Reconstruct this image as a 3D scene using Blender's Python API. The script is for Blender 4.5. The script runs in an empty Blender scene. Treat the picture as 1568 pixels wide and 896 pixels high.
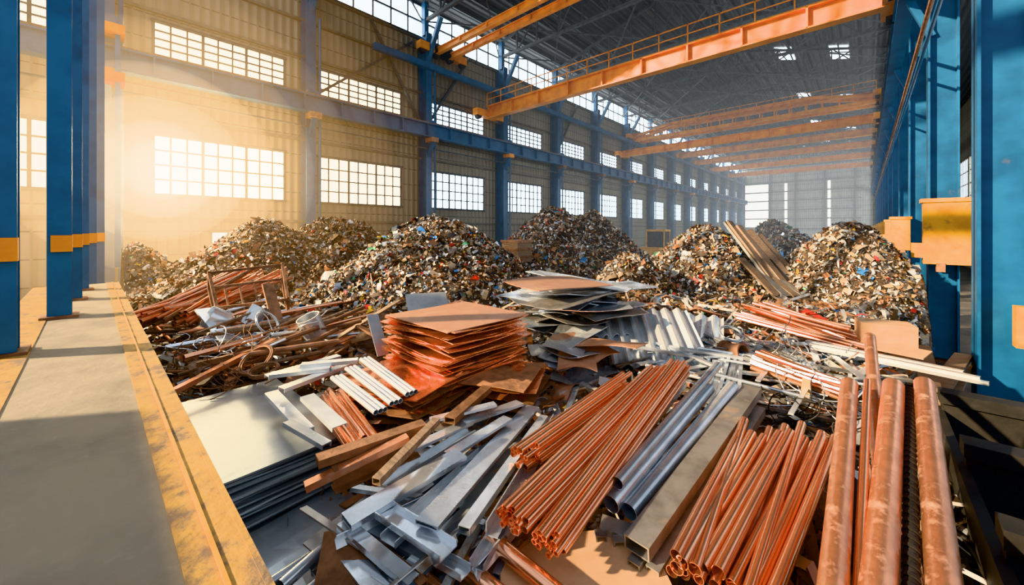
import bpy, bmesh, math, random
import numpy as np
from mathutils import Vector, Matrix
random.seed(7); rng=np.random.default_rng(11)
scene=bpy.context.scene
TH=math.radians(42.52); CS=math.cos(TH); SN=math.sin(TH)
CAMZ=4.5
def S(r,d,z): return Vector((r*CS-d*SN, r*SN+d*CS, z))   # yard frame (turned 42.5 deg to the hall) -> world

# ------------------------------------------------------------------ materials
def newmat(name):
    m=bpy.data.materials.new(name); m.use_nodes=True
    nt=m.node_tree; b=nt.nodes['Principled BSDF']; return m,nt,b
def mixrgb(nt,a,b,fac,blend='MIX'):
    n=nt.nodes.new('ShaderNodeMix'); n.data_type='RGBA'; n.blend_type=blend
    for s,v in ((n.inputs[0],fac),(n.inputs[6],a),(n.inputs[7],b)):
        if hasattr(v,'links') : nt.links.new(v,s)
        elif isinstance(v,(tuple,list)): s.default_value=(*v[:3],1)
        else: s.default_value=v
    return n.outputs[2]
def noise(nt,scale,detail=4,stretch=None,rough=.55):
    tc=nt.nodes.new('ShaderNodeTexCoord'); n=nt.nodes.new('ShaderNodeTexNoise')
    n.inputs['Scale'].default_value=scale; n.inputs['Detail'].default_value=detail; n.inputs['Roughness'].default_value=rough
    if stretch:
        mp=nt.nodes.new('ShaderNodeMapping'); mp.inputs['Scale'].default_value=stretch
        nt.links.new(tc.outputs['Object'],mp.inputs[0]); nt.links.new(mp.outputs[0],n.inputs['Vector'])
    else: nt.links.new(tc.outputs['Object'],n.inputs['Vector'])
    return n.outputs['Fac']
def ramp(nt,fac,p0,p1):
    r=nt.nodes.new('ShaderNodeMapRange'); r.inputs[1].default_value=p0; r.inputs[2].default_value=p1
    nt.links.new(fac,r.inputs[0]); return r.outputs[0]
def bump(nt,b,h,strength,dist=.02):
    n=nt.nodes.new('ShaderNodeBump'); n.inputs['Strength'].default_value=strength; n.inputs['Distance'].default_value=dist
    nt.links.new(h,n.inputs['Height']); nt.links.new(n.outputs[0],b.inputs['Normal'])
def surf(name,c1,c2,rough=.5,metal=0.,scale=3.,lo=.4,hi=.65,bumps=.2,rust=None,rlo=.58,rhi=.7,rscale=2.,var=.35,stretch=None):
    m,nt,b=newmat(name)
    col=mixrgb(nt,c1,c2,ramp(nt,noise(nt,scale,5,stretch),lo,hi))
    at=nt.nodes.new('ShaderNodeAttribute'); at.attribute_name='var'
    if var>0:
        mr=nt.nodes.new('ShaderNodeMapRange'); mr.inputs[1].default_value=-1; mr.inputs[2].default_value=1
        mr.inputs[3].default_value=1-var; mr.inputs[4].default_value=1+var; nt.links.new(at.outputs['Fac'],mr.inputs[0])
        mm=nt.nodes.new('ShaderNodeVectorMath'); mm.operation='SCALE'; nt.links.new(col,mm.inputs[0]); nt.links.new(mr.outputs[0],mm.inputs['Scale'])
        col=mm.outputs[0]
    if rust:
        rf=ramp(nt,noise(nt,rscale,8,None,.7),rlo,rhi)
        col=mixrgb(nt,col,rust,rf)
        mr2=nt.nodes.new('ShaderNodeMapRange'); mr2.inputs[3].default_value=rough; mr2.inputs[4].default_value=.85
        nt.links.new(rf,mr2.inputs[0]); nt.links.new(mr2.outputs[0],b.inputs['Roughness'])
        mr3=nt.nodes.new('ShaderNodeMapRange'); mr3.inputs[3].default_value=metal; mr3.inputs[4].default_value=0.1
        nt.links.new(rf,mr3.inputs[0]); nt.links.new(mr3.outputs[0],b.inputs['Metallic'])
    else:
        rr=nt.nodes.new('ShaderNodeMapRange'); rr.inputs[3].default_value=max(.05,rough-.08); rr.inputs[4].default_value=rough+.1
        nt.links.new(noise(nt,scale*4,3),rr.inputs[0]); nt.links.new(rr.outputs[0],b.inputs['Roughness'])
        b.inputs['Metallic'].default_value=metal
    nt.links.new(col,b.inputs['Base Color'])
    if bumps: bump(nt,b,noise(nt,scale*3,6),bumps)
    return m
COPPER=surf('copper',(1.,.53,.34),(.95,.42,.25),.20,.92,2.2,bumps=.03,var=.12)
COPPER_OLD=surf('aged_copper',(.80,.38,.23),(.52,.23,.13),.32,.8,5,bumps=.2,rust=(.64,.43,.33),rlo=.52,rhi=.75,rscale=5,var=.12)
COPPER_SHEET=surf('copper_sheet',(.97,.46,.27),(.72,.28,.14),.27,.88,2.5,bumps=.08,var=.3)
BROWN_PLATE=surf('oxidised_plate',(.50,.27,.17),(.38,.19,.12),.48,.3,2.,bumps=.2,rust=(.58,.38,.26),rlo=.5,rhi=.75,var=.15)
STEEL=surf('bare_steel',(.70,.74,.78),(.52,.56,.60),.24,.72,3,bumps=.1,var=.22,rust=(.36,.25,.17),rlo=.64,rhi=.8,rscale=3.5)
STEEL_L=surf('galvanised_steel',(.76,.79,.81),(.62,.66,.69),.27,.65,4,bumps=.08,var=.12,rust=(.44,.34,.25),rlo=.66,rhi=.84,rscale=3)
STEEL_S=surf('stacked_sheet_steel',(.56,.60,.62),(.44,.48,.50),.34,.6,2,bumps=.05,var=.3,rust=(.40,.37,.32),rlo=.62,rhi=.9,rscale=3)
STEEL_D=surf('dull_steel',(.40,.39,.37),(.25,.24,.22),.40,.7,4,bumps=.25,var=.4,rust=(.32,.19,.11),rlo=.55,rhi=.7)
RUSTY=surf('rusty_steel',(.36,.19,.11),(.20,.11,.065),.6,.35,6,bumps=.45,var=.35)
WOOD=surf('weathered_brown_bar',(.32,.22,.15),(.19,.13,.09),.5,.45,4,bumps=.35,var=.3,stretch=(1,6,6))
DARK=surf('dark_steel',(.03,.03,.03),(.05,.045,.043),.6,.4,4,bumps=.2,var=.2)
BLUE=surf('blue_paint',(.020,.135,.28),(.013,.09,.20),.36,.1,1.5,bumps=.08,rust=(.12,.08,.06),rlo=.64,rhi=.78,rscale=1.5,var=.1)
ORANGE=surf('orange_paint',(.92,.35,.03),(.72,.23,.02),.42,.1,1.5,bumps=.08,rust=(.25,.12,.06),rlo=.66,rhi=.8,rscale=2,var=.1)
YEL=surf('ochre_paint',(.82,.40,.03),(.66,.28,.02),.5,.1,2.5,bumps=.15,rust=(.25,.13,.07),rlo=.56,rhi=.72,rscale=3,var=.1)
TRUSS=surf('grey_truss_paint',(.10,.115,.12),(.065,.07,.08),.6,.2,3,bumps=0,var=.2)
GIRT=surf('girt_paint',(.17,.155,.125),(.12,.105,.085),.6,.1,3,bumps=0,var=.1)
CARD=surf('cardboard',(.60,.37,.22),(.50,.30,.17),.8,0,5,bumps=.1,var=.1)
FLOOR=surf('concrete_floor',(.16,.14,.12),(.09,.08,.07),.75,0,.8,bumps=.3,var=0)
WALK=surf('walkway_concrete',(.31,.255,.185),(.23,.19,.14),.8,0,1.6,bumps=.6,var=0,rust=(.37,.31,.23),rlo=.55,rhi=.85,rscale=9)
STRIPE=surf('worn_yellow_paint',(.58,.33,.085),(.43,.24,.07),.7,0,5,bumps=.5,var=0,rust=(.22,.15,.10),rlo=.48,rhi=.62,rscale=4)
def clad(name,c1,c2,axis,seam=(.10,.09,.07)):
    m,nt,b=newmat(name)
    tc=nt.nodes.new('ShaderNodeTexCoord'); sp=nt.nodes.new('ShaderNodeSeparateXYZ'); nt.links.new(tc.outputs['Object'],sp.inputs[0])
    def mth(op,a,v):
        n=nt.nodes.new('ShaderNodeMath'); n.operation=op
        nt.links.new(a,n.inputs[0])
        if v is not None: n.inputs[1].default_value=v
        return n.outputs[0]
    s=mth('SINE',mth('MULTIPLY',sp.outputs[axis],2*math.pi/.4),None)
    zz=mth('FRACT',mth('MULTIPLY',sp.outputs[2],1/1.1),None)
    seamf=mth('LESS_THAN',zz,.05)
    col=mixrgb(nt,c1,c2,ramp(nt,noise(nt,.7,6,(1,1,.35)),.35,.7))
    col=mixrgb(nt,col,seam,seamf)
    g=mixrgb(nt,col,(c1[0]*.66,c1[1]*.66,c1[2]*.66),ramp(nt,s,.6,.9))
    nt.links.new(g,b.inputs['Base Color']); b.inputs['Roughness'].default_value=.55
    bump(nt,b,s,.6,.05); return m
CLAD=clad('ribbed_cladding',(.34,.29,.21),(.25,.215,.155),1)
CLADX=clad('ribbed_cladding_end',(.50,.46,.36),(.40,.37,.30),0)
ROOFM=clad('roof_sheeting',(.10,.105,.11),(.07,.075,.08),0,(.035,.035,.035))
def emis(name,c,s):
    m,nt,b=newmat(name); b.inputs['Base Color'].default_value=(.8,.8,.8,1)
    b.inputs['Emission Color'].default_value=(*c,1); b.inputs['Emission Strength'].default_value=s; return m
GLASS=emis('daylit_frosted_glass',(.86,.95,1.),4.5)
GLASSW=emis('sunlit_frosted_glass',(1.,.82,.50),28.)
GLASSM=emis('warm_frosted_glass',(1.,.90,.70),5.)
GLASSB=emis('grimy_glazing',(1.,.97,.88),.9)
def scrapmat():
    m,nt,b=newmat('shredded_scrap')
    at=nt.nodes.new('ShaderNodeAttribute'); at.attribute_name='Col'
    nt.links.new(at.outputs['Color'],b.inputs['Base Color']); b.inputs['Metallic'].default_value=.4; b.inputs['Roughness'].default_value=.27
    return m
SCRAP=scrapmat()

# ------------------------------------------------------------------ mesh builder
class MB:
    def __init__(s,name): s.n=name; s.v=[]; s.f=[]; s.m=[]; s.mats=[]; s.var=[]
    def mi(s,m):
        if m not in s.mats: s.mats.append(m)
        return s.mats.index(m)
    def add(s,vs,fs,mat,var=None):
        o=len(s.v); s.v+= [tuple(x) for x in vs]; k=s.mi(mat)
        if var is None: var=random.uniform(-1,1)
        s.var+=[var]*len(vs)
        for f in fs: s.f.append([o+i for i in f]); s.m.append(k)
    def box(s,lo,hi,mat,var=None):
        x0,y0,z0=lo; x1,y1,z1=hi
        s.add([(x0,y0,z0),(x1,y0,z0),(x1,y1,z0),(x0,y1,z0),(x0,y0,z1),(x1,y0,z1),(x1,y1,z1),(x0,y1,z1)],
              [(0,3,2,1),(4,5,6,7),(0,1,5,4),(1,2,6,5),(2,3,7,6),(3,0,4,7)],mat,var)
    def sweep(s,p0,p1,outer,mat,inner=None,up=(0,0,1),var=None,segs=1,bend=0,roll=0):
        p0=Vector(p0);p1=Vector(p1); t=(p1-p0); L=t.length; t.normalize(); u=Vector(up)
        if abs(t.dot(u))>.98: u=Vector((0,1,0))
        sd=t.cross(u).normalized(); uu=sd.cross(t)
        if roll:
            M=Matrix.Rotation(roll,3,t); sd=M@sd; uu=M@uu
        n=len(outer); vs=[];fs=[]
        rings=segs+1
        for k in range(rings):
            a=k/segs; c=p0+t*L*a+uu*(-bend*4*a*(1-a))
            for x,y in outer: vs.append(c+sd*x+uu*y)
        for k in range(segs):
            for i in range(n):
                j=(i+1)%n; fs.append((k*n+i,k*n+j,(k+1)*n+j,(k+1)*n+i))
        if inner is None:
            fs.append(tuple(range(n-1,-1,-1))); fs.append(tuple(segs*n+i for i in range(n)))
        else:
            o=len(vs)
            for k in range(rings):
                a=k/segs; c=p0+t*L*a+uu*(-bend*4*a*(1-a))
                for x,y in inner: vs.append(c+sd*x+uu*y)
            for k in range(segs):
                for i in range(n):
                    j=(i+1)%n; fs.append((o+k*n+j,o+k*n+i,o+(k+1)*n+i,o+(k+1)*n+j))
            for i in range(n):
                j=(i+1)%n; fs.append((j,i,o+i,o+j)); b=segs*n; fs.append((b+i,b+j,o+b+j,o+b+i))
        s.add(vs,fs,mat,var)
    def tube(s,p0,p1,r,mat,n=12,th=.12,var=None,segs=1,bend=0,solid=False):
        cir=[(r*math.cos(2*math.pi*i/n),r*math.sin(2*math.pi*i/n)) for i in range(n)]
        inn=None if solid else [((1-th)*x,(1-th)*y) for x,y in cir]
        s.sweep(p0,p1,cir,mat,inn,var=var,segs=segs,bend=bend)
    def rect(s,p0,p1,w,h,mat,hollow=0,roll=0,var=None,up=(0,0,1)):
        o=[(-w/2,-h/2),(w/2,-h/2),(w/2,h/2),(-w/2,h/2)]; inn=None
        if hollow: q=hollow; inn=[(-w/2+q,-h/2+q),(w/2-q,-h/2+q),(w/2-q,h/2-q),(-w/2+q,h/2-q)]
        s.sweep(p0,p1,o,mat,inn,roll=roll,var=var,up=up)
    def chan(s,p0,p1,w,h,t,mat,roll=0):
        o=[(-w/2,-h),(-w/2,0),(w/2,0),(w/2,-h),(w/2-t,-h),(w/2-t,-t),(-w/2+t,-t),(-w/2+t,-h)]
        s.sweep(p0,p1,o,mat,roll=roll)
    def angle(s,p0,p1,w,t,mat,roll=0):
        s.sweep(p0,p1,[(0,0),(w,0),(w,t),(t,t),(t,w),(0,w)],mat,roll=roll)
    def ibeam(s,p0,p1,w,h,t,mat,roll=0,up=(0,0,1)):
        o=[(-w/2,-h/2),(w/2,-h/2),(w/2,-h/2+t),(t/2,-h/2+t),(t/2,h/2-t),(w/2,h/2-t),(w/2,h/2),(-w/2,h/2),(-w/2,h/2-t),(-t/2,h/2-t),(-t/2,-h/2+t),(-w/2,-h/2+t)]
        s.sweep(p0,p1,o,mat,roll=roll,up=up)
    def sheet(s,c,yaw,w,l,th,mat,tx=0,ty=0,warp=0,nx=6,ny=6,corr=0,waves=6,var=None):
        M=Matrix.Rotation(yaw,3,'Z')@Matrix.Rotation(tx,3,'X')@Matrix.Rotation(ty,3,'Y'); c=Vector(c)
        if corr: nx=waves*6
        a,b,ph=random.uniform(-1,1),random.uniform(-1,1),random.uniform(0,6)
        vs=[];fs=[]
        for side in (0,1):
            for j in range(ny+1):
                for i in range(nx+1):
                    x=(i/nx-.5);y=(j/ny-.5)
                    z=warp*(a*x*x*4+b*y*y*4+ .6*math.sin(5*x+4*y+ph)) 
                    if corr: z+=corr*math.sin(2*math.pi*waves*i/nx)
                    vs.append(c+M@Vector((x*w,y*l,z-(th if side else 0))))
        N=(nx+1)*(ny+1); id=lambda i,j:j*(nx+1)+i
        for j in range(ny):
            for i in range(nx):
                q=(id(i,j),id(i+1,j),id(i+1,j+1),id(i,j+1)); fs.append(q); fs.append(tuple(N+k for k in q[::-1]))
        for i in range(nx):
            fs.append((id(i+1,0),id(i,0),N+id(i,0),N+id(i+1,0))); fs.append((id(i,ny),id(i+1,ny),N+id(i+1,ny),N+id(i,ny)))
        for j in range(ny):
            fs.append((id(0,j),id(0,j+1),N+id(0,j+1),N+id(0,j))); fs.append((id(nx,j+1),id(nx,j),N+id(nx,j),N+id(nx,j+1)))
        s.add(vs,fs,mat,var)
    def done(s,smooth=True):
        me=bpy.data.meshes.new(s.n); V=np.array(s.v); c=(V.min(0)+V.max(0))/2; c[2]=V[:,2].min()
        me.from_pydata((V-c).tolist(),[],s.f)
        for m in s.mats: me.materials.append(m)
        me.polygons.foreach_set('material_index',s.m)
        a=me.attributes.new('var','FLOAT','POINT'); a.data.foreach_set('value',s.var)
        if smooth:
            me.polygons.foreach_set('use_smooth',[True]*len(me.polygons)); me.set_sharp_from_angle(angle=math.radians(38))
        me.update(); o=bpy.data.objects.new(s.n,me); o.location=c; scene.collection.objects.link(o); return o

# ------------------------------------------------------------------ noise & scrap
def vn(x,y,sd):
    xi=np.floor(x);yi=np.floor(y);fx=x-xi;fy=y-yi
    h=lambda a,b:(lambda q:q-np.floor(q))(np.sin(a*127.1+b*311.7+sd*74.7)*43758.5453)
    ux=fx*fx*(3-2*fx);uy=fy*fy*(3-2*fy)
    return (h(xi,yi)*(1-ux)+h(xi+1,yi)*ux)*(1-uy)+(h(xi,yi+1)*(1-ux)+h(xi+1,yi+1)*ux)*uy*1.0
def fbm(x,y,sd,o=4):
    s=0;a=.5
    for k in range(o): s=s+a*(vn(x*2**k,y*2**k,sd+k)-.5); a*=.5
    return s
PAL=np.array([(.46,.34,.23),(.28,.19,.13),(.54,.44,.33),(.72,.68,.60),(1.,.98,.94),(.10,.08,.065),(.64,.32,.16),(.42,.20,.10),(.76,.53,.29),(.46,.49,.52),
              (.78,.08,.05),(.10,.32,.66),(.14,.42,.22),(.95,.58,.08)])
W_MIX=np.array([16,16,13,13,12,14,8,8,9,13,2.3,2.0,.9,1.8]); W_WARM=np.array([20,15,14,9,7,11,14,11,18,4,.9,.6,.3,1.3])
def chips(P,N,L,W,wts,elong=1.):
    n=len(P); nn=N+rng.normal(0,.6,(n,3)); nn/=np.linalg.norm(nn,axis=1)[:,None]
    a=np.cross(nn,rng.normal(0,1,(n,3))); a/=np.linalg.norm(a,axis=1)[:,None]; b=np.cross(nn,a)
    fold=(rng.uniform(-.35,.35,n)*L)[:,None]
    skew=rng.uniform(.3,1.2,n)[:,None]
    V=np.empty((n,6,3))
    for k,(sx,f) in enumerate(((-.5,0),(0,1),(.5,0))):
        c=P+a*(sx*L)[:,None]+nn*fold*f; ww=(b*W[:,None]*.5)*(skew if k==2 else 1)
        V[:,2*k]=c-ww; V[:,2*k+1]=c+ww
    F=np.array([[0,1,3,2],[2,3,5,4]])[None]+(np.arange(n)*6)[:,None,None]
    ci=rng.choice(len(PAL),n,p=wts/wts.sum()); col=PAL[ci]*rng.uniform(.6,1.15,(n,1))
    col=np.repeat(np.clip(col,0,1),6,axis=0)
    return V.reshape(-1,3),F.reshape(-1,4),col
def quadmesh(name,parts,mat):
    V=[];F=[];C=[];o=0
    for v,f,c in parts: V.append(v);F.append(f+o);C.append(c);o+=len(v)
    V=np.concatenate(V);F=np.concatenate(F).astype(np.int32);C=np.concatenate(C)
    me=bpy.data.meshes.new(name); nf=len(F)
    cen=np.array([V[:,0].mean(),V[:,1].mean(),0]); 
    me.vertices.add(len(V)); me.vertices.foreach_set('co',(V-cen).ravel().astype(np.float32))
    me.loops.add(nf*4); me.loops.foreach_set('vertex_index',F.ravel())
    me.polygons.add(nf); me.polygons.foreach_set('loop_start',np.arange(nf)*4)
    try: me.polygons.foreach_set('loop_total',np.full(nf,4))
    except Exception: pass
    me.update(calc_edges=True); me.validate()
    a=me.attributes.new('Col','FLOAT_COLOR','POINT'); a.data.foreach_set('color',np.c_[C,np.ones(len(C))].ravel().astype(np.float32))
    me.materials.append(mat); ob=bpy.data.objects.new(name,me); ob.location=cen; scene.collection.objects.link(ob); return ob
def toS(X,Y): return X*CS+Y*SN, -X*SN+Y*CS
def mound_z(m,X,Y):
    cx,cy,H,R1,R2,rot,sd=m
    x=(X-cx);y=(Y-cy); c,s=math.cos(rot),math.sin(rot); u=(x*c+y*s)/R1; v=(-x*s+y*c)/R2
    t=np.sqrt(u*u+v*v)*(1+.22*fbm(X*.35+3,Y*.35,sd,3))
    z=H*(1-(np.sqrt(t*t+.02)-.1414)/.869)
    z=z+ (.45*fbm(X*.6,Y*.6,sd+5,3)+.3*fbm(X*2.2,Y*2.2,sd+9,3))*np.clip(1.2-t,0,1)
    return z
NM=[0]
def mound(name,r,d,H,Rr,Rd,dens,wts,size=(.10,.26),rot=None):
    p=S(r,d,0); sd=NM[0]*13+5; NM[0]+=1; m=(p.x,p.y,H,Rr,Rd,TH if rot is None else rot,sd)
    nr,na=70,180; rr=np.linspace(0,1.05,nr)[:,None]; aa=np.linspace(0,2*math.pi,na,endpoint=False)[None]
    u=rr*np.cos(aa)*Rr; v=rr*np.sin(aa)*Rd; c,s=math.cos(m[5]),math.sin(m[5])
    X=p.x+u*c-v*s; Y=p.y+u*s+v*c
    X=np.clip(X,-22.6,1.4); Y=np.clip(Y,.75,113)
    Z=np.maximum(mound_z(m,X,Y),0.01); V=np.stack([X,Y,Z],-1).reshape(-1,3)
    i=np.arange(nr-1)[:,None]*na; j=np.arange(na)[None]; jn=(j+1)%na
    F=np.stack([i+j,i+na+j,i+na+jn,i+jn],-1).reshape(-1,4)
    C=np.tile(np.array([.12,.085,.058]),(len(V),1))*rng.uniform(.5,1.6,(len(V),1))
    n=int(dens*math.pi*Rr*Rd)
    q=np.sqrt(rng.uniform(0,1,n)); al=rng.uniform(0,2*math.pi,n); u=q*np.cos(al)*Rr; v=q*np.sin(al)*Rd
    X=p.x+u*c-v*s; Y=p.y+u*s+v*c; Z=mound_z(m,X,Y); k=(Z>.8)&(X>-22.5)&(X<1.3)&(Y>.85); X,Y,Z=X[k],Y[k],Z[k]; n=len(X)
    e=.15; N=np.stack([-(mound_z(m,X+e,Y)-Z)/e,-(mound_z(m,X,Y+e)-Z)/e,np.ones(n)],-1); N/=np.linalg.norm(N,axis=1)[:,None]
    L=rng.gamma(1.6,(size[1]-size[0])/1.8,n)+size[0]*.6; W=L*rng.uniform(.15,.7,n)
    P=np.stack([X,Y,Z],-1)+N*(rng.uniform(-.02,.07,n))[:,None]
    return quadmesh(name,[(V,F,C),chips(P,N,L,W,wts)],SCRAP)
PN='shredded_scrap_pile'
mound(PN,-2.8,14.2,4.98,7.6,6.6,440,W_MIX,(.035,.12))
mound(PN,-7.9,17.4,5.05,7.3,6.4,320,W_WARM,(.04,.13))
mound(PN,-10.2,15.8,4.75,6.8,5.8,320,W_WARM,(.04,.13))
mound(PN,-14.,14.2,3.9,4.0,3.0,280,W_WARM,(.05,.13))
mound(PN,2.6,24.,5.85,6.6,7.0,220,W_MIX,(.06,.17))
mound(PN,5.2,25.5,5.7,6.2,6.5,220,W_MIX,(.06,.17))
mound(PN,4.6,15.,3.5,4.0,4.0,400,W_MIX,(.04,.12))
mound(PN,8.4,17.,4.65,5.0,5.0,340,W_MIX,(.05,.15))
mound(PN,12.4,14.2,4.7,4.2,4.6,380,W_MIX,(.045,.14))
mound(PN,27.,40,5.4,6.5,6.,100,W_MIX,(.1,.3))
mound(PN,20.7,28,4.1,5.0,5.,150,W_MIX,(.08,.22))

def heap(X,Y):
    r,d=toS(X,Y)
    z=1.6+.07*(np.clip(d,2,9)-3)
    z=z-np.clip((d-13)/5,0,1)*1.3 - np.clip((2.4-Y)/1.4,0,1)*.7*(X>-7) 
    z=z+.55*fbm(X*.8,Y*.8,3,3)+.3*fbm(X*2.5,Y*2.5,31,3)
    return np.maximum(z,.05)
def hz(p): return float(heap(np.array([p[0]]),np.array([p[1]]))[0])
gx=np.linspace(-21,.62,190); gy=np.linspace(.62,19,170); X,Y=np.meshgrid(gx,gy,indexing='ij')
V=np.stack([X,Y,heap(X,Y)],-1).reshape(-1,3); i=np.arange(189)[:,None]*170; j=np.arange(169)[None]
F=np.stack([i+j,i+170+j,i+171+j,i+1+j],-1).reshape(-1,4); C=np.tile(np.array([.06,.048,.038]),(len(V),1))*rng.uniform(.5,1.5,(len(V),1))
def heapchips(n,dlo,dhi,size,elong,off,wts):
    d=rng.uniform(dlo,dhi,n); r=d*rng.uniform(-1.45,1.45,n); X=r*CS-d*SN; Y=r*SN+d*CS
    k=(X>-20)&(X<.55)&(Y>.75)&(Y<18.5); X,Y=X[k],Y[k]; n=len(X); Z=heap(X,Y)
    L=rng.gamma(3,size/3,n)+.02; W=L*rng.uniform(.06 if elong else .25,.22 if elong else .8,n)
    N=np.tile(np.array([0,0,1.]),(n,1)); return chips(np.stack([X,Y,Z+rng.uniform(0,off,n)],-1),N,L,W,wts)
quadmesh('mixed_scrap_heap',[(V,F,C),heapchips(40000,2,14,.09,False,.12,W_WARM),heapchips(14000,3,13,.3,True,.22,W_MIX),heapchips(20000,1.8,6,.05,False,.10,W_MIX)],SCRAP)

# ------------------------------------------------------------------ building
A=-24.; COLS=[.4+7.95*k for k in range(-1,15)]; YEND=115.; YS=-3.2
b=MB('floor'); b.box((-26,-14,-.3),(12,YEND+1,0),FLOOR,0); b.done(False)
wl=MB('wall_left'); wn=0
def wrect(b,ya,yb,za,zb): b.box((A-.15,ya,za),(A,yb,zb),CLAD,0)
for k in range(len(COLS)):
    ya=COLS[k]; yb=ya+7.95
    if k==0: ya=YS
    yb=min(yb,YEND)
    if yb-ya<3: wrect(wl,ya,yb,0,18.5); continue
    a0=COLS[k]+(1.5 if k==1 else .75); a1=COLS[k]+(6.9 if k==1 else 6.3)
    if k==0: a0,a1=YS+.2,-.75
    a1=min(a1,yb-.3)
    wrect(wl,ya,yb,0,6.15); wrect(wl,ya,yb,8.85,12.55); wrect(wl,ya,yb,14.05,18.5)
    for za,zb in ((6.15,8.85),(12.55,14.05)):
        wrect(wl,ya,a0,za,zb); wrect(wl,a1,yb,za,zb)
        wn+=1; w=MB('window_%d'%wn); g=GLASSW if k==1 and za<7 else (GLASSM if k<=2 else GLASS)
        w.box((A-.10,a0,za),(A-.06,a1,zb),g,0)
        nc=9 if k else 5; nrw=4
        for c in range(nc+1):
            yy=a0+(a1-a0)*c/nc; t=.07 if c%3 else .12; w.box((A-.06,yy-t/2-.0,za),(A+.02,yy+t/2,zb),TRUSS,0)
        for c in range(nrw+1):
            z=za+(zb-za)*c/nrw; w.box((A-.06,a0,z-.04),(A+.03,a1,z+.04),TRUSS,0)
        for (u0,u1,v0,v1) in ((a0-.1,a1+.1,za-.1,za),(a0-.1,a1+.1,zb,zb+.1)): w.box((A-.06,u0,v0),(A+.1,u1,v1),TRUSS,0)
        w.done(False)
wl.done(False)
w=MB('window_%d'%(wn+1)); w.box((A+.0,4.0,3.3),(A+.06,6.6,4.35),GLASSM,0)
for c in range(4): w.box((A+.05,4.0+c*2.6/3-.05,3.2),(A+.1,4.0+c*2.6/3+.05,4.4),TRUSS,0)
w.box((A,3.9,4.35),(A+.12,6.7,4.5),TRUSS,0); w.box((A,3.9,3.15),(A+.12,6.7,3.3),TRUSS,0); w.done(False)
cl=MB('window_clerestory'); cl.box((A-.1,2,18.6),(A-.05,YEND,20.9),GLASS,0)
y=2
while y<YEND: cl.box((A-.05,y-.05,18.6),(A+.03,y+.05,20.9),TRUSS,0); y+=1.32
for z in (18.6,19.75,20.9): cl.box((A-.06,2,z-.06),(A+.05,YEND,z+.06),TRUSS,0)
cl.done(False)
tr=MB('trim_1')
for z in (5.0,9.7,12.2,14.5,16.6,18.4): tr.box((A,YS,z-.07),(A+.14,YEND,z+.07),GIRT,0)
tr.done(False)
for k,y in enumerate(COLS):
    if y<-1: continue
    b=MB('wall_column')
    b.ibeam((A+.55,y,0),(A+.55,y,18.6),.5,.95,.06,BLUE,roll=math.pi/2,up=(0,1,0))
    b.tube((A+1.12,y+.42,.5),(A+1.12,y+.42,16.5),.08,BLUE,8,solid=True)
    b.rect((A+.6,y,16.2),(A+2.4,y,19.2),.3,.25,BLUE)
    b.rect((A+.55,y,18.5),(A+.55,y,20.9),.35,.35,BLUE)
    b.box((A+.05,y-.32,11.9),(A+1.45,y+.32,12.25),BLUE)
    b.rect((A+.9,y,9.6),(A+1.6,y,10.9),.3,.15,BLUE)
    b.box((A+1.0,y-.3,10.7),(A+1.75,y+.3,11.0),ORANGE if k%3==1 else RUSTY)
    b.done()
b=MB('crane_runway_beam'); b.ibeam((A+1.4,YS,11.45),(A+1.4,YEND,11.45),.6,.95,.07,BLUE); b.box((A+1.3,YS,11.93),(A+1.5,YEND,12.05),RUSTY,0)
y=YS+1
while y<YEND: b.box((A+1.2,y-.03,11.03),(A+1.68,y+.03,11.87),BLUE); y+=2.0
b.tube((A+1.0,YS,10.3),(A+1.0,YEND,10.3),.05,TRUSS,8,solid=True); b.done()
b=MB('diagonal_brace')
for k in (2,3,5,7): b.rect((A+.3,COLS[k]+.5,12.4),(A+.3,COLS[k]+4.4,18.4) if k%2 else (A+.3,COLS[k]+7,17.8),.16,.16,TRUSS)
b.rect((A+.3,COLS[2]+7.6,12.4),(A+.3,COLS[2]+3.9,18.2),.16,.16,TRUSS); b.done()
b=MB('crane_end_stop'); 
for z in (10.4,12.3): b.box((A+1.0,-.3,z),(A+2.2,.9,z+.35),ORANGE)
b.rect((A+1.9,.0,3),(A+1.9,.0,13),.22,.16,BLUE); b.rect((A+1.9,.7,3),(A+1.9,.7,13),.22,.16,BLUE)
b.done()
b=MB('wall_back'); b.box((-24,YEND,0),(12,YEND+.2,24),CLADX,0); b.done(False)
b=MB('window_back_glazing'); 
for z in (5.2,7.4,9.6,11.8,14.0):
    for x,w_ in ((-23,5.0),(-14.6,.5),(-6.4,.5)): b.box((x,YEND-.12,z),(x+w_,YEND-.05,z+1.9),GLASSB,0)
for x in (-23.2,-17.6,-12.4,-7,-1.6): b.box((x-.15,YEND-.4,0),(x+.15,YEND-.05,18.5),GIRT,0)
for z in (4.8,7.2,9.4,11.7,13.9,16.2): b.box((-23.4,YEND-.3,z-.1),(-.6,YEND-.05,z+.1),GIRT,0)
b.done(False)
b=MB('wall_right'); b.box((9,22,0),(9.2,YEND,7),CLAD,0); b.box((9,22,13),(9.2,YEND,20),CLAD,0)
y=22
while y<YEND: b.box((8.9,y-.4,7),(9.2,y+.4,13),CLAD,0); y+=7.9
b.done(False)
b=MB('window_right_glazing'); b.box((9.1,22,7),(9.15,YEND,13),GLASS,0)
y=23
while y<YEND: b.box((9.0,y-.04,7),(9.08,y+.04,13),TRUSS,0); y+=1.1
for z in (8.5,10,11.5): b.box((9.0,22,z-.04),(9.08,YEND,z+.04),TRUSS,0)
b.done(False)
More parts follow.
